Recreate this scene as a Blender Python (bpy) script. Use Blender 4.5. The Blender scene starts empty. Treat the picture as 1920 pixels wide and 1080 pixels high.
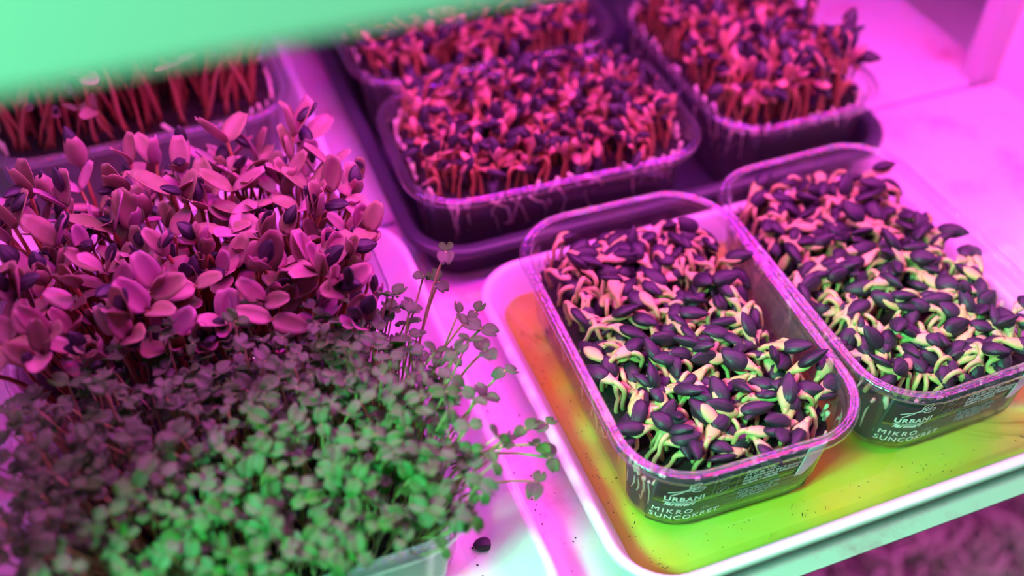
import bpy, math, random
import numpy as np
from mathutils import Vector, Matrix, Euler
R = math.radians
random.seed(7); np.random.seed(7)
rnd = random.random
def U(a, b): return a + (b - a) * random.random()
SC = bpy.context.scene; C = SC.collection

# ------------------------------------------------------------------ camera
cd = bpy.data.cameras.new('camera'); cam = bpy.data.objects.new('camera', cd); C.objects.link(cam)
cam.location = (-0.1977, -0.2861, 0.4081); cam.rotation_euler = (0.7913, -0.0105, -0.3688)
cd.sensor_width = 36; cd.lens = 1969.9 / 1920 * 36; cd.clip_start = 0.01; cd.clip_end = 20
cd.dof.use_dof = True; cd.dof.focus_distance = 0.466; cd.dof.aperture_fstop = 3.3; cd.dof.aperture_blades = 0
SC.camera = cam
# ------------------------------------------------------------------ world, light, exposure
w = bpy.data.worlds.new('world'); SC.world = w; w.use_nodes = True
w.node_tree.nodes['Background'].inputs[0].default_value = (0.62, 0.40, 0.62, 1)
w.node_tree.nodes['Background'].inputs[1].default_value = 0.025
SC.view_settings.view_transform = 'Standard'; SC.view_settings.look = 'None'
SC.view_settings.exposure = 0.0; SC.view_settings.gamma = 1.0; SC.view_settings.use_curve_mapping = False
SC.cycles.transparent_max_bounces = 24
SC.cycles.max_bounces = 8

def area(name, loc, size, col, power, target=None, sy=None):
    l = bpy.data.lights.new(name, 'AREA'); l.shape = 'RECTANGLE' if sy else 'SQUARE'; l.size = size
    if sy: l.size_y = sy
    l.color = col; l.energy = power
    o = bpy.data.objects.new(name, l); C.objects.link(o); o.location = loc
    d = (Vector(target) - Vector(loc)) if target else Vector((0, 0, -1))
    o.rotation_euler = d.to_track_quat('-Z', 'Y').to_euler()
    return o
# the grow lamps hang under the upper shelf: red, blue and a few cool white diodes
area('grow_lamp_red', (0.02, 0.165, 0.285), 0.60, (1.0, 0.015, 0.09), 1.55, None, 0.012)
area('grow_lamp_blue', (0.02, 0.185, 0.285), 0.60, (0.30, 0.02, 1.0), 1.6, None, 0.012)
area('grow_lamp_red', (0.06, 0.035, 0.290), 0.54, (1.0, 0.015, 0.12), 1.25, None, 0.012)
area('grow_lamp_blue', (0.06, 0.020, 0.290), 0.54, (0.30, 0.03, 1.0), 1.15, None, 0.012)
area('front_fill_pink', (0.42, -0.34, 0.80), 0.10, (1.0, 0.24, 0.70), 2.3, (0.05, -0.10, 0.0), 0.06)  # unseen fill added at front right, turns the front strip and rims pinkish
for x in (-0.28, -0.20, -0.12, -0.04, 0.04, 0.12, 0.20, 0.28):
    area('grow_lamp_white', (x, 0.115, 0.285), 0.006, (0.40, 0.58, 1.0), 0.050, None, 0.004)
# green stage light standing off to the front left of the rack, above it
area('green_lamp', (-1.35, -0.70, 1.60), 0.20, (0.17, 1.0, 0.58), 25.0, (0.0, -0.08, 0.03), 0.36)
area('green_lamp', (-0.60, -0.247, 0.60), 0.07, (0.10, 1.0, 0.42), 8.0, (0.02, -0.09, 0.03), 0.11)
# unseen magenta fill added under the shelf to light the planting underneath
area('ground_fill_magenta', (0.25, 0.05, -0.05), 0.5, (1.0, 0.12, 0.85), 3.2, (0.25, 0.25, -0.5), 0.2)

# ------------------------------------------------------------------ materials
def new_mat(name):
    m = bpy.data.materials.new(name); m.use_nodes = True; nt = m.node_tree
    return m, nt, nt.nodes['Principled BSDF'], nt.nodes['Material Output']
def N(nt, t, **kw):
    n = nt.nodes.new(t)
    for k, v in kw.items(): setattr(n, k, v)
    return n
def noise(nt, scale, detail=3, rough=.6, coord='Object', sc=None):
    tc = N(nt, 'ShaderNodeTexCoord'); n = N(nt, 'ShaderNodeTexNoise')
    n.inputs['Scale'].default_value = scale; n.inputs['Detail'].default_value = detail; n.inputs['Roughness'].default_value = rough
    if sc:
        mp = N(nt, 'ShaderNodeMapping'); mp.inputs['Scale'].default_value = sc
        nt.links.new(tc.outputs[coord], mp.inputs[0]); nt.links.new(mp.outputs[0], n.inputs['Vector'])
    else: nt.links.new(tc.outputs[coord], n.inputs['Vector'])
    return n
def ramp(nt, src, stops):
    r = N(nt, 'ShaderNodeValToRGB'); nt.links.new(src, r.inputs[0]); e = r.color_ramp.elements
    while len(e) < len(stops): e.new(.5)
    for i, (p, c) in enumerate(stops): e[i].position = p; e[i].color = (*c, 1)
    return r
def bump(nt, src, b, strength, dist=.001):
    n = N(nt, 'ShaderNodeBump'); n.inputs['Strength'].default_value = strength; n.inputs['Distance'].default_value = dist
    nt.links.new(src, n.inputs['Height']); nt.links.new(n.outputs[0], b.inputs['Normal']); return n
def plain(name, col, rough=.5, spec=.5, bsc=0, bst=.3, metallic=0):
    m, nt, b, o = new_mat(name)
    b.inputs['Base Color'].default_value = (*col, 1); b.inputs['Roughness'].default_value = rough
    b.inputs['Specular IOR Level'].default_value = spec; b.inputs['Metallic'].default_value = metallic
    if bsc: bump(nt, noise(nt, bsc).outputs[0], b, bst)
    return m
def noisy(name, stops, scale, rough=.5, det=4, bst=0, sc=None, spec=.5):
    m, nt, b, o = new_mat(name); n = noise(nt, scale, det, .65, 'Object', sc)
    r = ramp(nt, n.outputs[0], stops); nt.links.new(r.outputs[0], b.inputs['Base Color'])
    b.inputs['Roughness'].default_value = rough; b.inputs['Specular IOR Level'].default_value = spec
    if bst: bump(nt, n.outputs[0], b, bst)
    return m
def foliage(name, cols, rough=.45, trans=.25, spec=.4, tcol=None, scale=60, sc=None, bst=.25):
    """leaf or stem tissue: colour varies from plant to plant, some light passes through"""
    m, nt, b, o = new_mat(name)
    oi = N(nt, 'ShaderNodeObjectInfo'); n = noise(nt, scale, 3, .6, 'Object', sc)
    a = N(nt, 'ShaderNodeMath', operation='MULTIPLY_ADD'); a.inputs[1].default_value = .6; 
    nt.links.new(oi.outputs['Random'], a.inputs[0]); 
    a2 = N(nt, 'ShaderNodeMath', operation='MULTIPLY'); a2.inputs[1].default_value = .4
    nt.links.new(n.outputs[0], a2.inputs[0]); nt.links.new(a2.outputs[0], a.inputs[2])
    k = len(cols) - 1
    r = ramp(nt, a.outputs[0], [(.15 + .7 * i / max(k, 1), c) for i, c in enumerate(cols)])
    nt.links.new(r.outputs[0], b.inputs['Base Color']); b.inputs['Roughness'].default_value = rough
    b.inputs['Specular IOR Level'].default_value = spec
    bump(nt, n.outputs[0], b, bst)
    if trans:
        t = N(nt, 'ShaderNodeBsdfTranslucent'); t.inputs[0].default_value = (*(tcol or (.5, .5, .5)), 1)
        if not tcol: nt.links.new(r.outputs[0], t.inputs[0])
        mx = N(nt, 'ShaderNodeMixShader'); mx.inputs[0].default_value = trans
        nt.links.new(b.outputs[0], mx.inputs[1]); nt.links.new(t.outputs[0], mx.inputs[2]); nt.links.new(mx.outputs[0], o.inputs[0])
    return m
def clear(name, tint, ior=1.5, rough=.06, haze=.05, hazecol=(.8, .8, .85), bsc=0, bst=.3, tintvar=None, gain=1.0, sc=None):
    """thin clear sheet: tinted straight-through light, a little milky haze, gloss by the angle of view"""
    m, nt, b, o = new_mat(name); nt.nodes.remove(b)
    tr = N(nt, 'ShaderNodeBsdfTransparent'); tr.inputs[0].default_value = (*tint, 1)
    if tintvar:
        n = noise(nt, tintvar[0], 4); r = ramp(nt, n.outputs[0], [(.3, tint), (.7, tintvar[1])]); nt.links.new(r.outputs[0], tr.inputs[0])
    df = N(nt, 'ShaderNodeBsdfDiffuse'); df.inputs[0].default_value = (*hazecol, 1)
    gl = N(nt, 'ShaderNodeBsdfAnisotropic') if False else N(nt, 'ShaderNodeBsdfGlossy'); gl.inputs['Roughness'].default_value = rough
    fr = N(nt, 'ShaderNodeLayerWeight'); fr.inputs['Blend'].default_value = .5
    if bsc:
        bn = N(nt, 'ShaderNodeBump'); bn.inputs['Strength'].default_value = bst; bn.inputs['Distance'].default_value = .001
        nt.links.new(noise(nt, bsc, 3, .6, 'Object', sc).outputs[0], bn.inputs['Height'])
        nt.links.new(bn.outputs[0], gl.inputs['Normal']); nt.links.new(bn.outputs[0], fr.inputs['Normal'])
    m1 = N(nt, 'ShaderNodeMixShader'); m1.inputs[0].default_value = haze
    nt.links.new(tr.outputs[0], m1.inputs[1]); nt.links.new(df.outputs[0], m1.inputs[2])
    pw = N(nt, 'ShaderNodeMath', operation='POWER'); pw.inputs[1].default_value = 4.5; nt.links.new(fr.outputs['Facing'], pw.inputs[0])
    f0 = ((ior - 1) / (ior + 1)) ** 2; g = N(nt, 'ShaderNodeMath', operation='MULTIPLY_ADD'); g.use_clamp = True
    g.inputs[1].default_value = (1 - f0) * min(gain, 1.6); g.inputs[2].default_value = f0 * gain; nt.links.new(pw.outputs[0], g.inputs[0])
    m2 = N(nt, 'ShaderNodeMixShader'); nt.links.new(g.outputs[0], m2.inputs[0])
    nt.links.new(m1.outputs[0], m2.inputs[1]); nt.links.new(gl.outputs[0], m2.inputs[2]); nt.links.new(m2.outputs[0], o.inputs[0])
    return m

M = {}
M['shelf'] = noisy('shelf_white_board', [(.30, (.62, .26, .36)), (.40, (.80, .58, .66)), (.47, (.82, .74, .78)), (.8, (.84, .78, .81))], 16, .38, 7, .05)
M['panel'] = noisy('white_panel', [(.3, (.70, .60, .62)), (.5, (.80, .76, .77))], 9, .45, 5, .05)
M['joint'] = plain('grey_joint', (.30, .28, .42), .5)
M['post'] = plain('grey_post', (.60, .54, .58), .5)
M['fascia'] = plain('fascia_paint', (.80, .80, .78), .5)
M['white_plastic'] = plain('white_tray_plastic', (.84, .84, .86), .22, .5, 300, .04)
M['stained_plastic'] = noisy('stained_white_plastic', [(.30, (.50, .36, .16)), (.40, (.76, .68, .55)), (.5, (.84, .83, .82)), (.8, (.85, .85, .86))], 22, .28, 6)
M['dark_plastic'] = plain('dark_tray_plastic', (.055, .05, .075), .30, .5, 250, .05)
M['clear'] = clear('clear_punnet_plastic', (.93, .93, .95), 1.5, .05, .05, bsc=90, bst=.12, gain=1.5)
M['rim'] = clear('clear_punnet_rim', (.84, .84, .89), 1.6, .06, .05, bsc=380, bst=.45, gain=3.0)
M['fog'] = clear('fogged_punnet_plastic', (.82, .88, .85), 1.5, .12, .22, bsc=60, bst=.3, gain=1.5)
M['water'] = clear('amber_water', (.80, .94, .34), 1.33, .015, .015, (.8, .6, .2), bsc=55, bst=.25, tintvar=(30, (.86, .84, .20)), gain=1.3)
M['soil'] = noisy('dark_potting_soil', [(.3, (.006, .005, .005)), (.62, (.022, .015, .012)), (.74, (.12, .09, .07))], 700, .85, 5, .9)
M['hull'] = foliage('black_seed_hull', [(.018, .015, .024), (.036, .026, .044), (.024, .022, .032)], .42, 0, .40, scale=500, sc=(.06, 1.4, 1.4), bst=.6)
M['stem'] = foliage('pale_sprout_stem', [(.58, .50, .18), (.70, .62, .28), (.50, .58, .16)], .4, .15, .4)
M['coty'] = foliage('cream_cotyledon', [(.74, .56, .34), (.66, .62, .28), (.48, .64, .16)], .45, .2, .3)
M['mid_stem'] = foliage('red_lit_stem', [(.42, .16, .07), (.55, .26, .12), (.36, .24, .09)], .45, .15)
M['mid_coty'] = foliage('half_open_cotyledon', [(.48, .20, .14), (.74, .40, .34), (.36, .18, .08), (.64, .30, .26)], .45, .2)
M['sun_stem'] = foliage('shoot_stem', [(.34, .11, .05), (.46, .20, .10)], .45, .15)
M['sun_leaf'] = foliage('sunflower_leaf', [(.26, .19, .12), (.46, .27, .27), (.30, .26, .14), (.56, .31, .36), (.46, .24, .38)], .48, .22, .4, (.50, .16, .05))
M['cress_stem'] = foliage('cress_stem', [(.38, .40, .12), (.58, .60, .26)], .5, .15)
M['cress_leaf'] = foliage('cress_leaf', [(.05, .26, .03), (.20, .28, .16), (.06, .32, .03), (.14, .22, .10), (.26, .27, .22)], .5, .45, .45, (.03, .60, .02))
M['root'] = foliage('pale_root', [(.78, .70, .50), (.86, .80, .62)], .5, .1)
M['film'] = clear('label_film', (.22, .25, .24), 1.45, .16, .55, (.13, .17, .15), bsc=70, bst=.5, gain=1.0, sc=(1, 1, 4))
M['print'] = clear('dark_label_print', (.06, .06, .07), 1.45, .2, .80, (.050, .048, .055), bsc=70, bst=.5, gain=.8, sc=(1, 1, 4))
M['sticker'] = plain('white_sticker', (.86, .86, .86), .5)
M['ink'] = plain('white_ink', (.85, .87, .85), .6, .2)
M['ink_dim'] = plain('grey_ink', (.36, .40, .38), .6, .2)
M['crease'] = plain('sticker_crease', (.50, .44, .42), .6)
M['ground'] = noisy('ground_litter', [(.3, (.05, .02, .03)), (.6, (.22, .14, .16)), (.8, (.32, .28, .24))], 9, .9, 6, .5)
M['moss'] = foliage('straw_and_moss', [(.16, .10, .12), (.46, .32, .40), (.34, .32, .22)], .7, .1)
M['debris'] = plain('dark_specks', (.03, .02, .015), .8)

# ------------------------------------------------------------------ mesh helpers
class MB:
    def __init__(s): s.v = []; s.f = []
    def add(s, v, f):
        o = len(s.v); s.v.extend([tuple(p) for p in v]); s.f.extend([tuple(i + o for i in q) for q in f]); return s
    def box(s, a, b):
        x0, y0, z0 = a; x1, y1, z1 = b
        return s.add([(x0, y0, z0), (x1, y0, z0), (x1, y1, z0), (x0, y1, z0), (x0, y0, z1), (x1, y0, z1), (x1, y1, z1), (x0, y1, z1)],
                     [(0, 3, 2, 1), (4, 5, 6, 7), (0, 1, 5, 4), (1, 2, 6, 5), (2, 3, 7, 6), (3, 0, 4, 7)])
    def mesh(s, name, m, smooth=True):
        me = bpy.data.meshes.new(name); me.from_pydata(s.v, [], s.f); me.materials.append(m)
        me.polygons.foreach_set('use_smooth', [smooth] * len(me.polygons)); me.update(); return me
def link(name, me, parent=None, loc=None, mat=None):
    o = bpy.data.objects.new(name, me); C.objects.link(o)
    if parent: o.parent = parent
    if loc is not None: o.location = loc
    if mat is not None: o.matrix_local = mat
    return o
def tag(o, label=None, cat=None, group=None, kind=None):
    for k, v in (('label', label), ('category', cat), ('group', group), ('kind', kind)):
        if v: o[k] = v
    return o
def empty(name, loc=(0, 0, 0), rz=0):
    o = bpy.data.objects.new(name, None); C.objects.link(o); o.location = loc; o.rotation_euler = (0, 0, rz)
    o.empty_display_size = .02; return o
def bevel_box(name, a, b, m, parent, w_=.0015, seg=3):
    o = link(name, MB().box(a, b).mesh(name, m, False), parent)
    md = o.modifiers.new('bevel', 'BEVEL'); md.width = w_; md.segments = seg; md.limit_method = 'ANGLE'
    return o
def rr(wd, ln, r, ins, nc=12, ns=10, flute=0.0, nfl=3):
    """rounded rectangle inset by ins; flute ripples the corners"""
    a, b, q = wd / 2 - ins, ln / 2 - ins, max(r - ins, .002); P = []
    cs = ((a - q, b - q, 0), (-a + q, b - q, 90), (-a + q, -b + q, 180), (a - q, -b + q, 270))
    for i, (cx, cy, a0) in enumerate(cs):
        for k in range(nc + 1):
            t = R(a0 + 90 * k / nc); qq = q + flute * math.sin(k / nc * math.pi * 2 * nfl)
            P.append((cx + qq * math.cos(t), cy + qq * math.sin(t)))
        nx, ny, na = cs[(i + 1) % 4]; ta = R(a0 + 90)
        p0 = (cx + q * math.cos(ta), cy + q * math.sin(ta)); p1 = (nx + q * math.cos(ta), ny + q * math.sin(ta))
        for k in range(1, ns): P.append((p0[0] + (p1[0] - p0[0]) * k / ns, p0[1] + (p1[1] - p0[1]) * k / ns))
    return P
def rings(prof, wd, ln, r, **kw):
    """sweep a profile of (inset, z[, flute]) round a rounded rectangle"""
    V, F = [], []; n = 0
    for it in prof:
        ring = rr(wd, ln, r, it[0], flute=(it[2] if len(it) > 2 else 0), **kw); n = len(ring)
        V += [(x, y, it[1]) for x, y in ring]
    for i in range(len(prof) - 1):
        for k in range(n): F.append((i * n + k, i * n + (k + 1) % n, (i + 1) * n + (k + 1) % n, (i + 1) * n + k))
    return V, F, n
def tube(path, rad, n=7, caps=True, up=Vector((0, 1, 0))):
    """rings along a path; rad gives (across, thick) at every point"""
    V, F = [], []; m = len(path); path = [Vector(p) for p in path]
    for i, p in enumerate(path):
        t = (path[min(i + 1, m - 1)] - path[max(i - 1, 0)]).normalized()
        a = up - t * up.dot(t)
        a = a.normalized() if a.length > 1e-4 else Vector((1, 0, 0)); b = t.cross(a)
        ra, rb = rad[i] if isinstance(rad[i], tuple) else (rad[i], rad[i])
        for k in range(n):
            an = 2 * math.pi * k / n; V.append(tuple(p + a * math.cos(an) * ra + b * math.sin(an) * rb))
    for i in range(m - 1):
        for k in range(n): F.append((i * n + k, i * n + (k + 1) % n, (i + 1) * n + (k + 1) % n, (i + 1) * n + k))
    if caps: F.append(tuple(range(n))[::-1]); F.append(tuple(range((m - 1) * n, m * n)))
    return V, F

# ------------------------------------------------------------------ the rack
rack = tag(empty('grow_rack'), 'white shelf rack holding all the trays, with pink-stained board and corner post', 'rack')
bevel_box('shelf_board', (-.60, -.112, -.0014), (.345, .170, 0), M['shelf'], rack, .0005)
bevel_box('rear_shelf_board', (-.60, .176, -.008), (.352, .70, -.0005), M['shelf'], rack, .001)
bevel_box('joint_strip', (-.60, .1702, -.02), (.352, .1758, -.0035), M['joint'], rack, .0008)
mb = MB().box((.327, .1715, 0), (.3435, .186, .302))
bevel = link('corner_post', mb.mesh('corner_post', M['post'], False), rack)
bevel_box('side_panel', (.3437, -.108, -.02), (.3537, .186, .302), M['panel'], rack, .001)
bevel_box('side_panel', (-.36, -.108, 0), (-.35, .176, .302), M['panel'], rack, .001)
bevel_box('lower_ledge', (.3540, .176, -.08), (.80, .90, -.07), M['panel'], rack, .001)
up_ = bevel_box('upper_shelf', (-.60, -.112, .301), (.60, .176, .372), M['fascia'], rack, .003, 4)
up_['label'] = 'blurred upper shelf edge lit green'
g = tag(link('ground', MB().box((-.8, -.9, -.55), (1.6, 1.6, -.50)).mesh('ground', M['ground'], False)), kind='structure')
mb = MB()
for i in range(2600):
    x, y = U(-.1, .75), U(-.15, .55); z = -.50; a = U(0, 6.28); l = U(.02, .09); wd = U(.0012, .004); up = U(.004, .05)
    p = [(x, y, z), (x + math.cos(a) * l * .5, y + math.sin(a) * l * .5, z + up), (x + math.cos(a + .4) * l, y + math.sin(a + .4) * l, z + up * U(.2, 1))]
    mb.add(*tube(p, [wd, wd, wd * .3], 4, up=Vector((0, 0, 1))))
tag(link('dry_moss', mb.mesh('dry_moss', M['moss'])), 'purple-lit tangle of moss and straw on the ground below the shelf', 'moss', kind='stuff')

# ------------------------------------------------------------------ trays
def tray(name, x0, x1, y0, y1, H, lip, wallrun, r, m, label, floor_m=None, rz=0):
    wd, ln = x1 - x0, y1 - y0
    t = tag(empty(name, ((x0 + x1) / 2, (y0 + y1) / 2, 0), rz), label, 'tray', 'trays standing side by side on the shelf')
    e = lip + wallrun
    prof = [(e, .0002), (lip * 1.15, H * .78), (.0012, H * .80), (0, H * .84), (0, H * .93), (.001, H * .985), (.0026, H), (lip * .75, H), (lip, H * .95),
            (lip + .0012, H * .86), (lip + wallrun * .72, H * .36), (lip + wallrun * .92, H * .2), (lip + wallrun * 1.15, .0035), (lip + wallrun * 1.5, .003)]
    V, F, n = rings(prof, wd, ln, r, ns=16)
    F.append(tuple(range(n))[::-1])
    link('tray_wall', MB().add(V, F).mesh(name, m), t)
    i = lip + wallrun * 1.5
    P = rr(wd, ln, r, i, ns=16); mb = MB().add([(x, y, .003) for x, y in P], [tuple(range(len(P)))])
    link('tray_floor', mb.mesh(name + '_floor', floor_m or m), t)
    return t
t_white = tray('white_tray', -.0721, .192, -.109, .0975, .022, .0052, .009, .030, M['white_plastic'],
               'shiny white plastic tray holding amber water and two labelled sprout punnets')
t_left = tray('white_tray', -.301, -.0945, -.112, .158, .022, .0052, .017, .032, M['white_plastic'],
              'stained white tray under the green cress, its inner wall mint-lit', M['stained_plastic'])
t_back = tray('white_tray', -.320, -.1135, .163, .427, .024, .0052, .017, .032, M['white_plastic'],
              'white tray at back left, under the tall red-lit stems', M['stained_plastic'])
t_dark = tray('dark_tray', -.0955, .2115, .1025, .47, .029, .0085, .006, .034, M['dark_plastic'],
              'dark plastic tray holding the three back punnets')
# water standing in the white tray
P = rr(.2641, .2065, .030, .0132, ns=16); cx, cy = .05995, -.00575
mb = MB().add([(x + cx, y + cy, .0062) for x, y in P], [tuple(range(len(P)))])
P2 = [(x + cx, y + cy, .0062) for x, y in rr(.2641, .2065, .030, .0128, ns=16)]
n = len(P); mb.v = [(x, y, .0062) for x, y, z in mb.v] + [(x, y, .0068) for x, y, z in P2]
mb.f += [(k, (k + 1) % n, n + (k + 1) % n, n + k) for k in range(n)]
water = tag(link('tray_water', mb.mesh('tray_water', M['water'])), 'amber nutrient water standing in the white tray', 'water', kind='stuff')
mb = MB()
for i in range(110):
    if i % 2: x, y = U(-.055, .175), U(-.0945, -.082)
    else: x, y = U(-.0575, -.047), U(-.09, .075)
    a = U(0, 6.28); l = U(.0002, .0006) if rnd() > .12 else U(.0008, .0018); wd = U(.00012, .0003)
    c, s_ = math.cos(a), math.sin(a)
    mb.add([(x - c * l, y - s_ * l, .0063), (x + s_ * wd, y - c * wd, .0063), (x + c * l, y + s_ * l, .0063), (x - s_ * wd, y + c * wd, .0063), (x, y, .0068)],
           [(0, 1, 4), (1, 2, 4), (2, 3, 4), (3, 0, 4)])
tag(link('soil_specks', mb.mesh('soil_specks', M['debris'])), 'tiny dark soil specks floating on the amber water', 'specks', kind='stuff')
mb = MB()
for i in range(120):
    x, y = (U(-.093, -.073), U(-.1, .09)) if rnd() < .5 else (U(-.122, -.112), U(-.1, -.02))
    z = .0003 if x > -.094 else .0034
    l = U(.0002, .0007); mb.add([(x - l, y, z), (x, y - l, z), (x + l, y, z), (x, y + l, z), (x, y, z + l)], [(0, 1, 4), (1, 2, 4), (2, 3, 4), (3, 0, 4)])
tag(link('dirt_specks', mb.mesh('dirt_specks', M['debris'])), 'brown dirt specks scattered on the shelf between the trays', 'specks', kind='stuff')

# ------------------------------------------------------------------ seedling meshes
def hull_mesh(l=.0112, w_=.0031, th=.0020, n=9, m=11):
    V, F = [], []
    for i in range(m):
        t = i / (m - 1); x = t * l
        rad = math.sin(math.pi * min(max(t, .0), 1) ** .80) ** .72 if 0 < t < 1 else .05
        for k in range(n):
            a = 2 * math.pi * k / n; rib = 1 + .07 * math.cos(a * 5)
            V.append((x, math.cos(a) * rad * w_ * rib, math.sin(a) * rad * th * rib))
    for i in range(m - 1):
        for k in range(n): F.append((i * n + k, i * n + (k + 1) % n, (i + 1) * n + (k + 1) % n, (i + 1) * n + k))
    F.append(tuple(range(n))[::-1]); F.append(tuple(range((m - 1) * n, m * n)))
    return V, F
HULLS = [MB().add(*hull_mesh(.0122 * a, .0035 * b, .0021 * c)).mesh('seed_hull', M['hull']) for a, b, c in ((1, 1, 1), (1.1, .95, 1.1), (.92, 1.12, 1), (1.04, 1.05, .85))]

def hook_variant(h, hr, ang, lean, stem_m, coty_m, tip_w=.0026, nk=7):
    """a sprout bent over like a hook; returns stem mesh, cotyledon mesh, hull matrix"""
    P = []; rad = []
    for i in range(4):
        t = i / 4; P.append((lean * t * t * h, .0008 * math.sin(t * 5), h * t - .004 * (i == 0))); rad.append(.00108 - .00008 * i)
    c = Vector((lean * h + hr, 0, h))
    for i in range(nk):
        a = math.pi - ang * i / (nk - 1)
        P.append((c.x + hr * math.cos(a), 0, c.z + hr * math.sin(a))); rad.append(.00096 + .00026 * i / nk)
    V, F = tube(P, rad, 7)
    stem = MB().add(V, F).mesh('stem', stem_m)
    end = Vector(P[-1]); d = (Vector(P[-1]) - Vector(P[-2])).normalized()
    side = Vector((0, 1, 0)); nrm = d.cross(side)
    cp = [end + d * s for s in (-.001, .0014, .0034, .0056, .0078, .0092)]
    cr = [(.0012, .0010), (.0020, .0012), (.0028, .0013), (.0029, .0012), (.0020, .0009), (.0006, .0003)]
    cot = MB().add(*tube(cp, cr, 8)).mesh('cotyledon', coty_m)
    return stem, cot, end, d, nrm
def frame(o, d, nrm):
    """matrix that lays a hull (long axis x, flat axis z) at o along d"""
    y = nrm.cross(d); m = Matrix.Identity(4)
    for i, v in enumerate((d, y, nrm)):
        for k in range(3): m[k][i] = v[k]
    m.translation = o; return m
HOOKS = []
for h, hr, ang, lean in ((.010, .0036, 2.3, .1), (.013, .0030, 1.9, .25), (.008, .0040, 2.1, 0), (.014, .0034, 2.9, .1), (.012, .0026, 1.4, .3), (.011, .0038, 1.8, -.1), (.013, .0028, 2.4, .2), (.009, .0030, 1.3, .4), (.012, .0034, 1.6, 0), (.010, .0030, 2.0, -.2)):
    HOOKS.append(hook_variant(h, hr, ang, lean, M['stem'], M['coty']))
MIDS = []
for h, hr, ang, lean in ((.018, .0030, 1.6, .1), (.022, .0026, .9, .2), (.015, .0036, 2.3, .1), (.024, .0030, .5, .1), (.020, .0028, 1.2, .3), (.017, .0030, 2.8, .0)):
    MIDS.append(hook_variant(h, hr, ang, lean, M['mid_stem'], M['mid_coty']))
def pose(o, pos, tx, ty, rz, sc):
    o.location = pos; o.rotation_mode = 'QUATERNION'; o.scale = (sc,) * 3
    o.rotation_quaternion = (Euler((tx, ty, 0)).to_matrix() @ Matrix.Rotation(rz, 3, 'Z')).to_quaternion()
def seedling(parent, pos, rz, sc, variants, tilt=.25, open_=0.0, hull_p=1.0):
    v = random.choice(variants); stem, cot, end, d, nrm = v
    o = link('seedling', stem, parent)
    pose(o, pos, U(-tilt, tilt), U(-tilt, tilt), rz, sc)
    c = link('cotyledon', cot, o)
    if open_ and rnd() < open_:
        side = Vector((0, 1, 0)); k = U(.35, .8)
        ax = Matrix.Translation(end) @ Matrix.Rotation(k, 4, nrm if rnd() < .3 else side) @ Matrix.Translation(-end); c.matrix_local = ax
        c2 = link('cotyledon', cot, o); c2.matrix_local = Matrix.Translation(end) @ Matrix.Rotation(-k, 4, side) @ Matrix.Translation(-end)
    if rnd() < hull_p:
        off = end + d * (U(.0002, .0022) if rnd() < .75 else U(.003, .005)) + nrm * U(.0002, .0012) * (1 if rnd() < .85 else -1) + Vector((0, 1, 0)) * U(-.0012, .0012)
        m = frame(off, d, nrm) @ Matrix.Rotation(U(-.28, .28), 4, 'Y') @ Matrix.Rotation(U(-.2, .2), 4, 'Z') @ Matrix.Rotation(U(-.9, .9), 4, 'X')
        link('seed_hull', random.choice(HULLS), o, mat=m)
    return o
def leaf_mesh(l, wd, cup, curl, m, nx=7, ny=5, notch=0.0, tip=1.0, stalk=.12):
    """oval leaf starting at the origin along +x, with a midrib groove and an own thickness"""
    V, F = [], []
    for lay in (0, 1):
        for i in range(nx):
            t = i / (nx - 1); x = t * l
            tt = t ** .85; hw = wd * max(.20, math.sqrt(max(0, 1 - (2 * tt - 1) ** 2))) * (.86 + .14 * t)
            if i == nx - 1: hw = wd * .42
            if i == 0: hw = wd * .16
            for j in range(ny):
                s = j / (ny - 1) * 2 - 1; y = s * hw
                xx = x - notch * l * max(0, 1 - abs(s) * 1.8) * t ** 4
                z = cup * (s * s) * hw + curl * l * t * t - (.0004 if abs(s) < .1 else 0)
                V.append((xx, y, z - lay * .00035))
    k = nx * ny
    for i in range(nx - 1):
        for j in range(ny - 1):
            a = i * ny + j; F.append((a, a + ny, a + ny + 1, a + 1)); F.append((k + a, k + a + 1, k + a + ny + 1, k + a + ny))
    for i in range(nx - 1):
        a = i * ny; F.append((a, k + a, k + a + ny, a + ny)); a = i * ny + ny - 1; F.append((a, a + ny, k + a + ny, k + a))
    for j in range(ny - 1):
        a = (nx - 1) * ny + j; F.append((a, k + a, k + a + 1, a + 1)); a = j; F.append((a, a + 1, k + a + 1, k + a))
    return MB().add(V, F).mesh('leaf', m)
SLEAF = [leaf_mesh(l, wd, c, q, M['sun_leaf']) for l, wd, c, q in ((.0195, .0058, .35, .08), (.0175, .0062, .25, -.12), (.0185, .0054, .5, .2), (.0160, .0056, .2, -.25), (.0200, .0062, .3, 0))]
CLEAF = [leaf_mesh(l, wd, c, q, M['cress_leaf'], 6, 5, nt) for l, wd, c, q, nt in ((.0066, .0034, .3, -.1, .35), (.0058, .0032, .2, -.35, .3), (.0072, .0036, .35, -.2, .4), (.0050, .0028, .1, -.5, .3))]
def bent_stem(h, bx, r0, r1, m, k=7, n=6):
    P = [(bx * (i / k) ** 2, .15 * bx * math.sin(i), h * i / k) for i in range(k + 1)]
    return MB().add(*tube(P, [r0 + (r1 - r0) * i / k for i in range(k + 1)], n)).mesh('stem', m), Vector(P[-1])
SSTEM = [bent_stem(h, b, .0012, .0010, M['sun_stem']) for h, b in ((.058, .006), (.064, .010), (.070, .004), (.053, .012), (.066, -.006))]
CSTEM = [bent_stem(h, b, .00055, .00045, M['cress_stem'], n=5) for h, b in ((.050, .006), (.056, .010), (.046, .004), (.060, -.006))]
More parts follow.
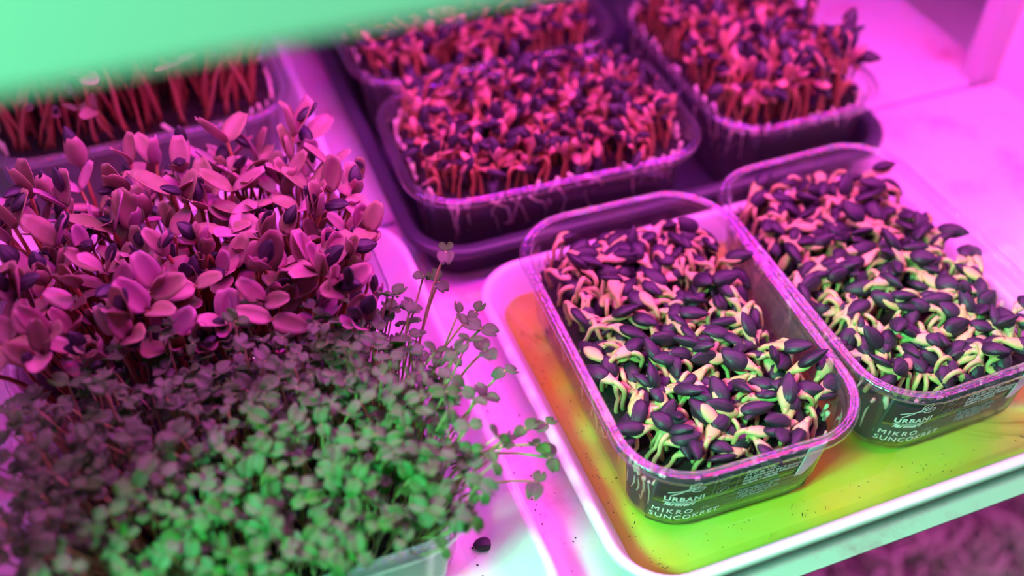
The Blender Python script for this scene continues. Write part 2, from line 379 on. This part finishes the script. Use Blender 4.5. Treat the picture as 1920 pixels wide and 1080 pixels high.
def shoot(parent, pos, rz, sc, tilt=(0, 0), stems=SSTEM, closed=None):
    st, top = random.choice(stems); o = link('seedling', st, parent)
    pose(o, pos, tilt[0] + U(-.12, .12), tilt[1] + U(-.12, .12), rz, sc)
    cl = rnd() < (.50 if closed is None else closed); el = U(1.0, 1.4) if cl else U(.15, 1.0); a0 = U(0, 6.28)
    for s in (0, 1):
        e = el + U(-.12, .12)
        m = Matrix.Translation(top) @ Matrix.Rotation(a0 + s * math.pi + U(-.2, .2), 4, 'Z') @ Matrix.Rotation(-e, 4, 'Y') @ Matrix.Rotation(U(-.3, .3), 4, 'X') @ Matrix.Scale(U(.8, 1.15), 4)
        l = link('leaf', random.choice(SLEAF), o, mat=m)
    if cl and rnd() < .8:
        d = Vector((math.cos(a0) * .25, math.sin(a0) * .25, 1)).normalized(); nn = Vector((math.cos(a0), math.sin(a0), 0)); nn = (nn - d * nn.dot(d)).normalized()
        m = frame(top + d * .0085, d, nn) @ Matrix.Rotation(U(-1.2, 1.2), 4, 'Y') @ Matrix.Scale(1.08, 4)
        link('seed_hull', random.choice(HULLS), o, mat=m)
    return o
def cress(parent, pos, rz, sc, tilt=(0, 0)):
    st, top = random.choice(CSTEM); o = link('seedling', st, parent)
    pose(o, pos, tilt[0] + U(-.15, .15), tilt[1] + U(-.15, .15), rz, sc); a0 = U(0, 6.28)
    for s in (0, 1):
        m = Matrix.Translation(top) @ Matrix.Rotation(a0 + s * math.pi + U(-.3, .3), 4, 'Z') @ Matrix.Rotation(-U(-.2, .8), 4, 'Y') @ Matrix.Rotation(U(-.4, .4), 4, 'X') @ Matrix.Scale(U(.8, 1.2), 4)
        link('leaf', random.choice(CLEAF), o, mat=m)
    return o
def joined(name, parent, items, m):
    """many tiny copies as one mesh: items = [(mesh, matrix)]"""
    cache = {}; V = []; F = []; off = 0
    for me, mt in items:
        if me.name not in cache:
            cache[me.name] = (np.array([v.co[:] for v in me.vertices]), [tuple(p.vertices) for p in me.polygons])
        v, f = cache[me.name]; A = np.array(mt); V.append(v @ A[:3, :3].T + A[:3, 3]); F += [tuple(i + off for i in q) for q in f]; off += len(v)
    me = bpy.data.meshes.new(name); me.from_pydata(np.concatenate(V).tolist(), [], F); me.materials.append(m)
    me.polygons.foreach_set('use_smooth', [True] * len(me.polygons))
    o = link(name, me, parent); o['kind'] = 'stuff'; return o

# ------------------------------------------------------------------ the clear punnets
PW, PL, PH, PR, PI_ = .115, .174, .0534, .0327, .0055
def shell_meshes():
    rimp = [(.0006, PH - .0042), (0, PH - .0036), (0, PH - .0014), (.0008, PH - .0002), (.0018, PH), (.0026, PH - .0006), (.0032, PH - .0008), (.0040, PH - .0001), (.0050, PH - .0003), (.0056, PH - .0016), (.0058, PH - .0045)]
    V, F, n = rings(rimp, PW, PL, PR); rim = MB().add(V, F).mesh('rim', M['rim'])
    out = [rim]
    for key in ('clear', 'fog'):
        wp = [(.0058, PH - .0045), (.0066, PH - .006), (.0069, PH - .0085, 0), (.0073, PH - .011, .0006), (.0090, PH - .025, .0009), (.0105, .010, .0009), (.0112, .0045, .0004), (.0128, .0014), (.0160, .0002)]
        V, F, n = rings(wp, PW, PL, PR, nc=24); k = len(wp) - 1
        F.append(tuple(k * n + i for i in range(n))); out.append(MB().add(V, F).mesh('punnet_wall', M[key]))
    return out
RIM, WALL, FOGWALL = shell_meshes()
def soil_mesh(zs, seed):
    rs = np.random.RandomState(seed); mb = MB()
    prof = [(.0140, .0030), (.0126, .005), (.0120, .012), (.0106, zs - .006), (.0098, zs)]
    V, F, n = rings(prof, PW, PL, PR); V = [(x, y, z) for x, y, z in V]
    k = (len(prof) - 1) * n
    prev = k
    for ins in (.016, .024, .033, .043, .052):
        ring = rr(PW, PL, PR, ins); b = len(V)
        V += [(x + rs.uniform(-.001, .001), y + rs.uniform(-.001, .001), zs + rs.uniform(-.0015, .003)) for x, y in ring]
        F += [(prev + i, prev + (i + 1) % n, b + (i + 1) % n, b + i) for i in range(n)]; prev = b
    F.append(tuple(prev + i for i in range(n))); F.append(tuple(range(n))[::-1])
    return mb.add(V, F).mesh('soil', M['soil'])
def roots(parent, zt, num, m, big=1.0):
    mb = MB()
    for i in range(num):
        ring = rr(PW, PL, PR, .0104); k = random.randrange(len(ring)); x, y = ring[k]; k2 = (k + random.choice((-1, 1, 2))) % len(ring)
        x2, y2 = ring[k2]; f = lambda t: (x + (x2 - x) * t, y + (y2 - y) * t)
        z1 = zt + U(.0, .010); P = []; kk = U(.2, 1)
        for j in range(6):
            t = j / 5; px, py = f(.5 + .5 * math.sin(t * 4 * kk)); s = 1 - .02 * t; P.append((px * s, py * s, z1 - t * U(.014, .026)))
        P = [(a, b, max(c, .006)) for a, b, c in P]
        r0 = U(.0005, .0011) * big; mb.add(*tube(P, [r0 * (1.2 - .8 * j / 5) for j in range(6)], 5, up=Vector((0, 0, 1)) if False else Vector((0.3, 1, .2))))
    o = link('roots', mb.mesh('roots', m), parent); o['kind'] = 'stuff'
def inside(num, ins=.015, jit=.75, seed=0):
    """jittered grid over the soil, trimmed to the rounded outline"""
    rs = random.Random(seed); a, b, q = PW / 2 - ins, PL / 2 - ins, max(PR - ins, .01)
    st = math.sqrt(4 * a * b / num) * .985; pts = []
    nx, ny = max(2, round(2 * a / st)), max(2, round(2 * b / st)); nx_ = 2 * a / nx; ny_ = 2 * b / ny
    for i in range(nx):
        for j in range(ny):
            x = -a + (i + .5 + rs.uniform(-.5, .5) * jit) * nx_; y = -b + (j + .5 + rs.uniform(-.5, .5) * jit) * ny_
            dx, dy = abs(x) - (a - q), abs(y) - (b - q)
            if dx > 0 and dy > 0 and dx * dx + dy * dy > q * q: continue
            pts.append((x, y))
    rs.shuffle(pts); return pts
def punnet(loc, rz, label, zsoil, fog=False, soil_seed=1, nroots=60, rootm='root', tilt=0):
    t = tag(empty('sprout_punnet', loc, rz), label, 'punnet', 'clear punnets of sprouts on the shelf')
    t.rotation_euler = (0, tilt, rz)
    link('punnet_wall', FOGWALL if fog else WALL, t); link('rim', RIM, t)
    link('soil', soil_mesh(zsoil, soil_seed), t); 
    if nroots: roots(t, zsoil, nroots, M[rootm])
    return t
def text_mesh(body, size, m, shear=0, bold=0, spacing=1.0, line=1.0):
    cu = bpy.data.curves.new('text', 'FONT'); cu.body = body; cu.size = size; cu.shear = shear; cu.offset = bold; cu.space_character = spacing; cu.space_line = line
    cu.extrude = .00004; cu.resolution_u = 3
    o = bpy.data.objects.new('t', cu); C.objects.link(o); bpy.context.view_layer.update()
    me = bpy.data.meshes.new_from_object(o.evaluated_get(bpy.context.evaluated_depsgraph_get())); bpy.data.objects.remove(o)
    me.materials.clear(); me.materials.append(m); return me
def stroke(mb, pts, r=.00022, closed=False):
    """an ink line in the label plane"""
    P = [(x, y, .0001) for x, y in pts]
    if closed: P.append(P[0])
    mb.add(*tube(P, [(r, .00006)] * len(P), 4, up=Vector((0, 0, 1)).cross(Vector((1, .01, 0))) if False else Vector((.001, .002, 1))))
def ribbon(mb, pts, r=.0003, z=.00012):
    n = len(pts); V = []
    for i, (x, y) in enumerate(pts):
        x0, y0 = pts[max(i - 1, 0)]; x1, y1 = pts[min(i + 1, n - 1)]; dx, dy = x1 - x0, y1 - y0; l = math.hypot(dx, dy) or 1
        nx, ny = -dy / l * r, dx / l * r; V += [(x + nx, y + ny, z), (x - nx, y - ny, z)]
    mb.add(V, [(2 * i, 2 * i + 1, 2 * i + 3, 2 * i + 2) for i in range(n - 1)])
def arc(cx, cy, r, a0, a1, n=14, e=1.0, rot=0):
    o = []
    for i in range(n + 1):
        a = R(a0 + (a1 - a0) * i / n); x, y = r * math.cos(a), r * e * math.sin(a)
        o.append((cx + x * math.cos(rot) - y * math.sin(rot), cy + x * math.sin(rot) + y * math.cos(rot)))
    return o
TXT = None
def wrap_pt(u, v, d):
    """label coordinates -> punnet wall: u runs round the wall from the middle of the short side, v up it, d off it"""
    z = .009 + v; ins = .0105 - (z - .010) / (.025 - .010) * .0015 if z < .025 else .0090 - (z - .025) / (.0424 - .025) * .0017
    ins -= .0007 + d; q = PR - ins; s = PW / 2 - PR; yc = -PL / 2 + PR
    if abs(u) <= s: return (u, yc - q, z)
    a = (abs(u) - s) / q; sg = 1 if u > 0 else -1
    return (sg * (s + q * math.sin(a)), yc - q * math.cos(a), z)
def wrapped(me, x, y, z, s=1.0):
    m2 = me.copy()
    for v in m2.vertices: v.co = wrap_pt(v.co.x * s + x, v.co.y * s + y, z + v.co.z)
    m2.update(); return m2
def plate(name, poly, z0, z1, m, parent, nu=26, nv=4):
    """thin wrapped sheet; poly = function v -> (u_left, u_right) between v0 and v1"""
    f, v0, v1 = poly; V, F = [], []
    for z in (z0, z1):
        for j in range(nv + 1):
            v = v0 + (v1 - v0) * j / nv; a, b = f(v)
            for i in range(nu + 1): V.append(wrap_pt(a + (b - a) * i / nu, v, z))
    k = (nu + 1) * (nv + 1); q = nu + 1
    for j in range(nv):
        for i in range(nu):
            a = j * q + i; F.append((a + 1, a, a + q, a + q + 1)); F.append((k + a, k + a + 1, k + a + q + 1, k + a + q))
    for i in range(nu): F.append((i, i + 1, k + i + 1, k + i)); t = nv * q + i; F.append((t + 1, t, k + t, k + t + 1))
    for j in range(nv): t = j * q; F.append((t + q, t, k + t, k + t + q)); t = j * q + nu; F.append((t, t + q, k + t + q, k + t))
    return link(name, MB().add(V, F).mesh(name, m), parent)
def add_label(p):
    """printed film stuck round the short front wall"""
    global TXT
    film = plate('label', (lambda v: (-.046, .033), -.003, .0345), 0, .00012, M['film'], p); film['label'] = 'dark translucent printed label'
    plate('print_panel', (lambda v: (-.0450, .0225), .0145, .0345), .00014, .0002, M['print'], film)
    plate('sticker_strip', (lambda v: (.0235 + (.0345 - v) * -.05, .0335 - max(0, .022 - v) * .75), .0125, .0350), .0003, .00045, M['sticker'], film, 8)['label'] = 'white sticker end'
    if TXT is None:
        k = M['ink']; d = M['ink_dim']; TXT = {}
        def T(nm, body, size, m, x, y, **kw): TXT[nm] = ('lettering', text_mesh(body, size, m, **kw), x, y)
        T('urbani', 'URBANI', .0046, k, -.0408, .0182, bold=.00012, spacing=1.15); T('farmeri', 'farmeri', .0042, k, -.0402, .0142, shear=.45, bold=.00010, spacing=1.05)
        T('mikro', 'MIKRO', .0050, k, -.0447, .0072, spacing=1.3); T('sunc', 'SUNCOKRET', .0050, k, -.0452, .0022, spacing=1.16)
        T('klasa', 'Klasa I', .0030, d, .0010, .0318, bold=.00003)
        T('info', 'Čuvati na temperaturi od\n+4°C do +12°C.\nPre upotrebe iseći željenu\nkoličinu, isprati hladnom\nvodom i ocediti.', .0027, k, -.0050, .0285, bold=.00005, line=.86)
        T('made', 'Proizvedeno u Srbiji,\nPG Jana Mitrović\nLjube Davidovića 20,\n11000 Beograd', .0025, d, -.0055, .0135, bold=.00004, line=.88)
        mb = MB()   # scissors: two blades, two loops
        ribbon(mb, [(-.0048, -.0045), (-.001, -.0014), (.0024, .0018), (.0046, .0042)], .00034)
        ribbon(mb, [(-.0062, -.0022), (-.002, -.0006), (.0022, .0006), (.0050, .0010)], .00034)
        ribbon(mb, arc(.0046, .0042, .0026, -150, 200, 20, .66, .7), .00032); ribbon(mb, arc(.0066, .0008, .0028, -200, 150, 20, .60, .1), .00032)
        ribbon(mb, [(.0034, .0026), (.0048, .0044), (.0062, .0056)], .00022); ribbon(mb, [(.0046, .0008), (.0068, .0010), (.0086, .0012)], .00022)
        TXT['logo'] = ('logo_mark', mb.mesh('scissors_mark', k, False), -.0335, .0268)
        mb = MB(); ribbon(mb, [(-.0083 + .00166 * i, 0) for i in range(11)], .00022); TXT['rule'] = ('rule', mb.mesh('rule', k, False), -.0325, .0172)
        mb = MB(); ribbon(mb, arc(0, 0, .0028, 0, 360, 24), .00018); ribbon(mb, arc(.0002, .0002, .0015, -60, 240, 14, .7, .6), .00018); ribbon(mb, [(-.0016, -.0014), (.0012, .0014)], .00018)
        ribbon(mb, [(-.0022, -.0040), (.0022, -.0040)], .00022); icon = mb.mesh('round_mark', d, False)
        TXT['i1'] = ('round_mark', icon, -.0145, .0300); TXT['i2'] = ('round_mark', icon, -.0145, .0205)
        mb = MB(); ribbon(mb, [(0, .0045 * i) for i in range(5)], .00010); ln = mb.mesh('divider', d, False)
        TXT['l1'] = ('divider', ln, -.0192, .0155); TXT['l2'] = ('divider', ln, -.0080, .0155)
        mb = MB()
        for a in (.3, .9, 1.5): ribbon(mb, arc(.0022 * math.cos(a), .0016 * math.sin(a), .0013, 0, 360, 10, .5, a), .00010)
        TXT['sprig'] = ('sprig_mark', mb.mesh('sprig_mark', d, False), -.0222, .0085)
        mb = MB(); ribbon(mb, [(.0245, .0225), (.0265, .0232), (.0285, .0230), (.0305, .0242), (.0330, .0250)], .00009); TXT['crease'] = ('crease', mb.mesh('crease', M['crease'], False), 0, .0002)
        for key, (nm, me, x, y) in list(TXT.items()): TXT[key] = (nm, wrapped(me, x, y, .0005 if key == 'crease' else .00028))
    for nm, me in TXT.values(): link(nm, me, film)

def sprout_bed(p, num, zs, variants, seed, open_=0, hull=1., sc=(.9, 1.15), lift=0.0, mound=None):
    for i, (x, y) in enumerate(inside(num, .0136, .85, seed)[:300]):
        edge = abs(x) > PW / 2 - .024 or abs(y) > PL / 2 - .024
        dz = U(-.001, .003) + (mound(x, y) if mound else 0)
        rz = math.atan2(-y, -x) + U(-1.8, 1.8) if edge and rnd() < .985 else U(0, 6.28)
        o = seedling(p, (x, y, zs + lift), rz, U(*sc), variants, .16 if edge else .3, open_, hull)
        if mound: o.scale.z *= 1 + max(0, dz) * 18
# two labelled punnets in the white tray
ZB = .0032
p1 = punnet((0, 0, ZB), -.0327, 'clear punnet of hooked sprouts in amber water, whole label readable, nearest to the tray corner', .031, soil_seed=1, nroots=70)
random.seed(11); sprout_bed(p1, 325, .030, HOOKS, 5, 0, .97, (1.0, 1.25)); add_label(p1)
p2 = punnet((.1142, .002, ZB), .0081, 'clear labelled punnet of hooked sprouts at right edge, beside the bright pink shelf', .031, soil_seed=2, nroots=70)
random.seed(12); sprout_bed(p2, 325, .030, HOOKS, 6, 0, .97, (1.0, 1.25)); add_label(p2)
# three in the dark tray
p3 = punnet((-.0036, .165, ZB), 1.5332, 'clear punnet lying crosswise at the front of the dark tray, red-lit sprouts', .041, soil_seed=3, nroots=120)
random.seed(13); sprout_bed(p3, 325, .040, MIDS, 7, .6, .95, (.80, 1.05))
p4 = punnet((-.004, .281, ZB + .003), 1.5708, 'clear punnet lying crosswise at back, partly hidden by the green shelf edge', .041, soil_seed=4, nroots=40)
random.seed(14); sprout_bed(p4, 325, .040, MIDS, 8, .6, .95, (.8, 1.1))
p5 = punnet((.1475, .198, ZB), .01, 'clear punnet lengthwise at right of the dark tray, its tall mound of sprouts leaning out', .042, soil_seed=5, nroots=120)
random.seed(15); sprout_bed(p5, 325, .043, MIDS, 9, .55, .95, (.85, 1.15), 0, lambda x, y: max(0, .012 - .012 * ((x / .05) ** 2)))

# ------------------------------------------------------------------ shoots on the left
def shoot_bed(p, num, zs, seed, sc, tiltf, closed=None, stems=SSTEM):
    for x, y in inside(num, .0145, .9, seed)[:300]:
        shoot(p, (x, y, zs), U(0, 6.28), U(*sc), tiltf(x, y), stems, closed)
p6 = punnet((-.207, .0975, ZB), math.pi / 2, 'punnet of big-leaved pink-lit sunflower shoots behind the green cress', .034, soil_seed=6, nroots=0)
random.seed(16)
# local +x points to world +y, local +y to world -x
shoot_bed(p6, 290, .033, 10, (.62, .98), lambda x, y: (-y * 2.0, (x - .012) * 8))
p7 = punnet((-.214, .281, ZB), math.pi / 2, 'back left punnet with long leaning red stems, under the green shelf edge', .047, soil_seed=7, nroots=50)
random.seed(17)
LSTEM = [bent_stem(h, b, .0015, .0012, M['sun_stem']) for h, b in ((.074, .010), (.082, .016), (.068, .006))]
shoot_bed(p7, 230, .046, 11, (.45, 1.1), lambda x, y: (U(-.1, .25), U(-.3, .2) + (x + .01) * 5), .5, LSTEM)
p8 = punnet((-.205, -.0205, ZB), math.pi / 2, 'fogged clear punnet overflowing with small-leaved green cress, nearest to the camera', .034, True, 8, 0)
random.seed(18)
pts = inside(880, .0135, 1.0, 12)
near = sorted(pts, key=lambda q: -(q[1] * -1.0) * 0 + (q[0] + q[1] * .4))     # local -x is the side facing the camera
def ctilt(x, y): return (-y * 4.0 + U(-.05, .05), x * 7 + U(-.05, .05))
stems_it, leaves_it = [], []
sel = set(random.sample(range(len(pts)), min(300, len(pts))))
for i, (x, y) in enumerate(pts):
    rz = U(0, 6.28); sc = U(.72, 1.02); tx, ty = ctilt(x, y)
    if i in sel: cress(p8, (x, y, .033), rz, sc, (tx, ty)); continue
    st, top = random.choice(CSTEM)
    base = Matrix.Translation((x, y, .033)) @ Euler((tx + U(-.15, .15), ty + U(-.15, .15), 0)).to_matrix().to_4x4() @ Matrix.Rotation(rz, 4, 'Z') @ Matrix.Scale(sc, 4)
    stems_it.append((st, base)); a0 = U(0, 6.28)
    for s in (0, 1):
        leaves_it.append((random.choice(CLEAF), base @ Matrix.Translation(top) @ Matrix.Rotation(a0 + s * math.pi + U(-.3, .3), 4, 'Z') @ Matrix.Rotation(-U(-.2, .8), 4, 'Y') @ Matrix.Rotation(U(-.4, .4), 4, 'X') @ Matrix.Scale(U(.8, 1.2), 4)))
def stray(base, top, sc=1.0):
    # a lone cress seedling leaning out of the crowd; base and top in world space
    iv = Matrix.Translation(p8.location) @ Matrix.Rotation(p8.rotation_euler.z, 4, 'Z'); iv.invert()
    b_, t_ = iv @ Vector(base), iv @ Vector(top); d = t_ - b_
    P = [d * (i / 6) + Vector((0, 0, .12 * d.length * math.sin(math.pi * i / 6) ** 1)) for i in range(7)]
    o = link('seedling', MB().add(*tube(P, [.00055] * 7, 5)).mesh('stem', M['cress_stem']), p8, b_); a0 = U(0, 6.28)
    for s in (0, 1):
        link('leaf', random.choice(CLEAF), o, mat=Matrix.Translation(d) @ Matrix.Rotation(a0 + s * math.pi, 4, 'Z') @ Matrix.Rotation(-U(0, .5), 4, 'Y') @ Matrix.Scale(sc, 4))
    return o
for b_, t_ in (((-.125, .020, .036), (-.099, .041, .094)), ((-.125, .020, .036), (-.1045, .036, .082)), ((-.122, -.030, .036), (-.092, -.052, .066)), ((-.122, -.035, .036), (-.086, -.046, .070)),
               ((-.122, -.028, .036), (-.088, -.056, .060)), ((-.122, -.020, .036), (-.094, -.020, .078)), ((-.122, .005, .036), (-.096, .004, .080)), ((-.122, -.005, .036), (-.100, -.012, .084)),
               ((-.122, -.045, .036), (-.098, -.066, .062)), ((-.122, .015, .036), (-.092, .022, .072)), ((-.121, -.04, .036), (-.096, -.048, .074))):
    stray(b_, t_, U(.9, 1.2))
joined('cress_stems', p8, stems_it, M['cress_stem']); joined('cress_leaves', p8, leaves_it, M['cress_leaf'])

# a dropped seed hull in the left tray
h = link('seed_hull', HULLS[0]); h.location = (-.1205, -.0505, .0052); h.rotation_euler = (0, 0, -.25)
tag(h, 'single black seed hull lying on the stained white tray floor beside the cress', 'seed')
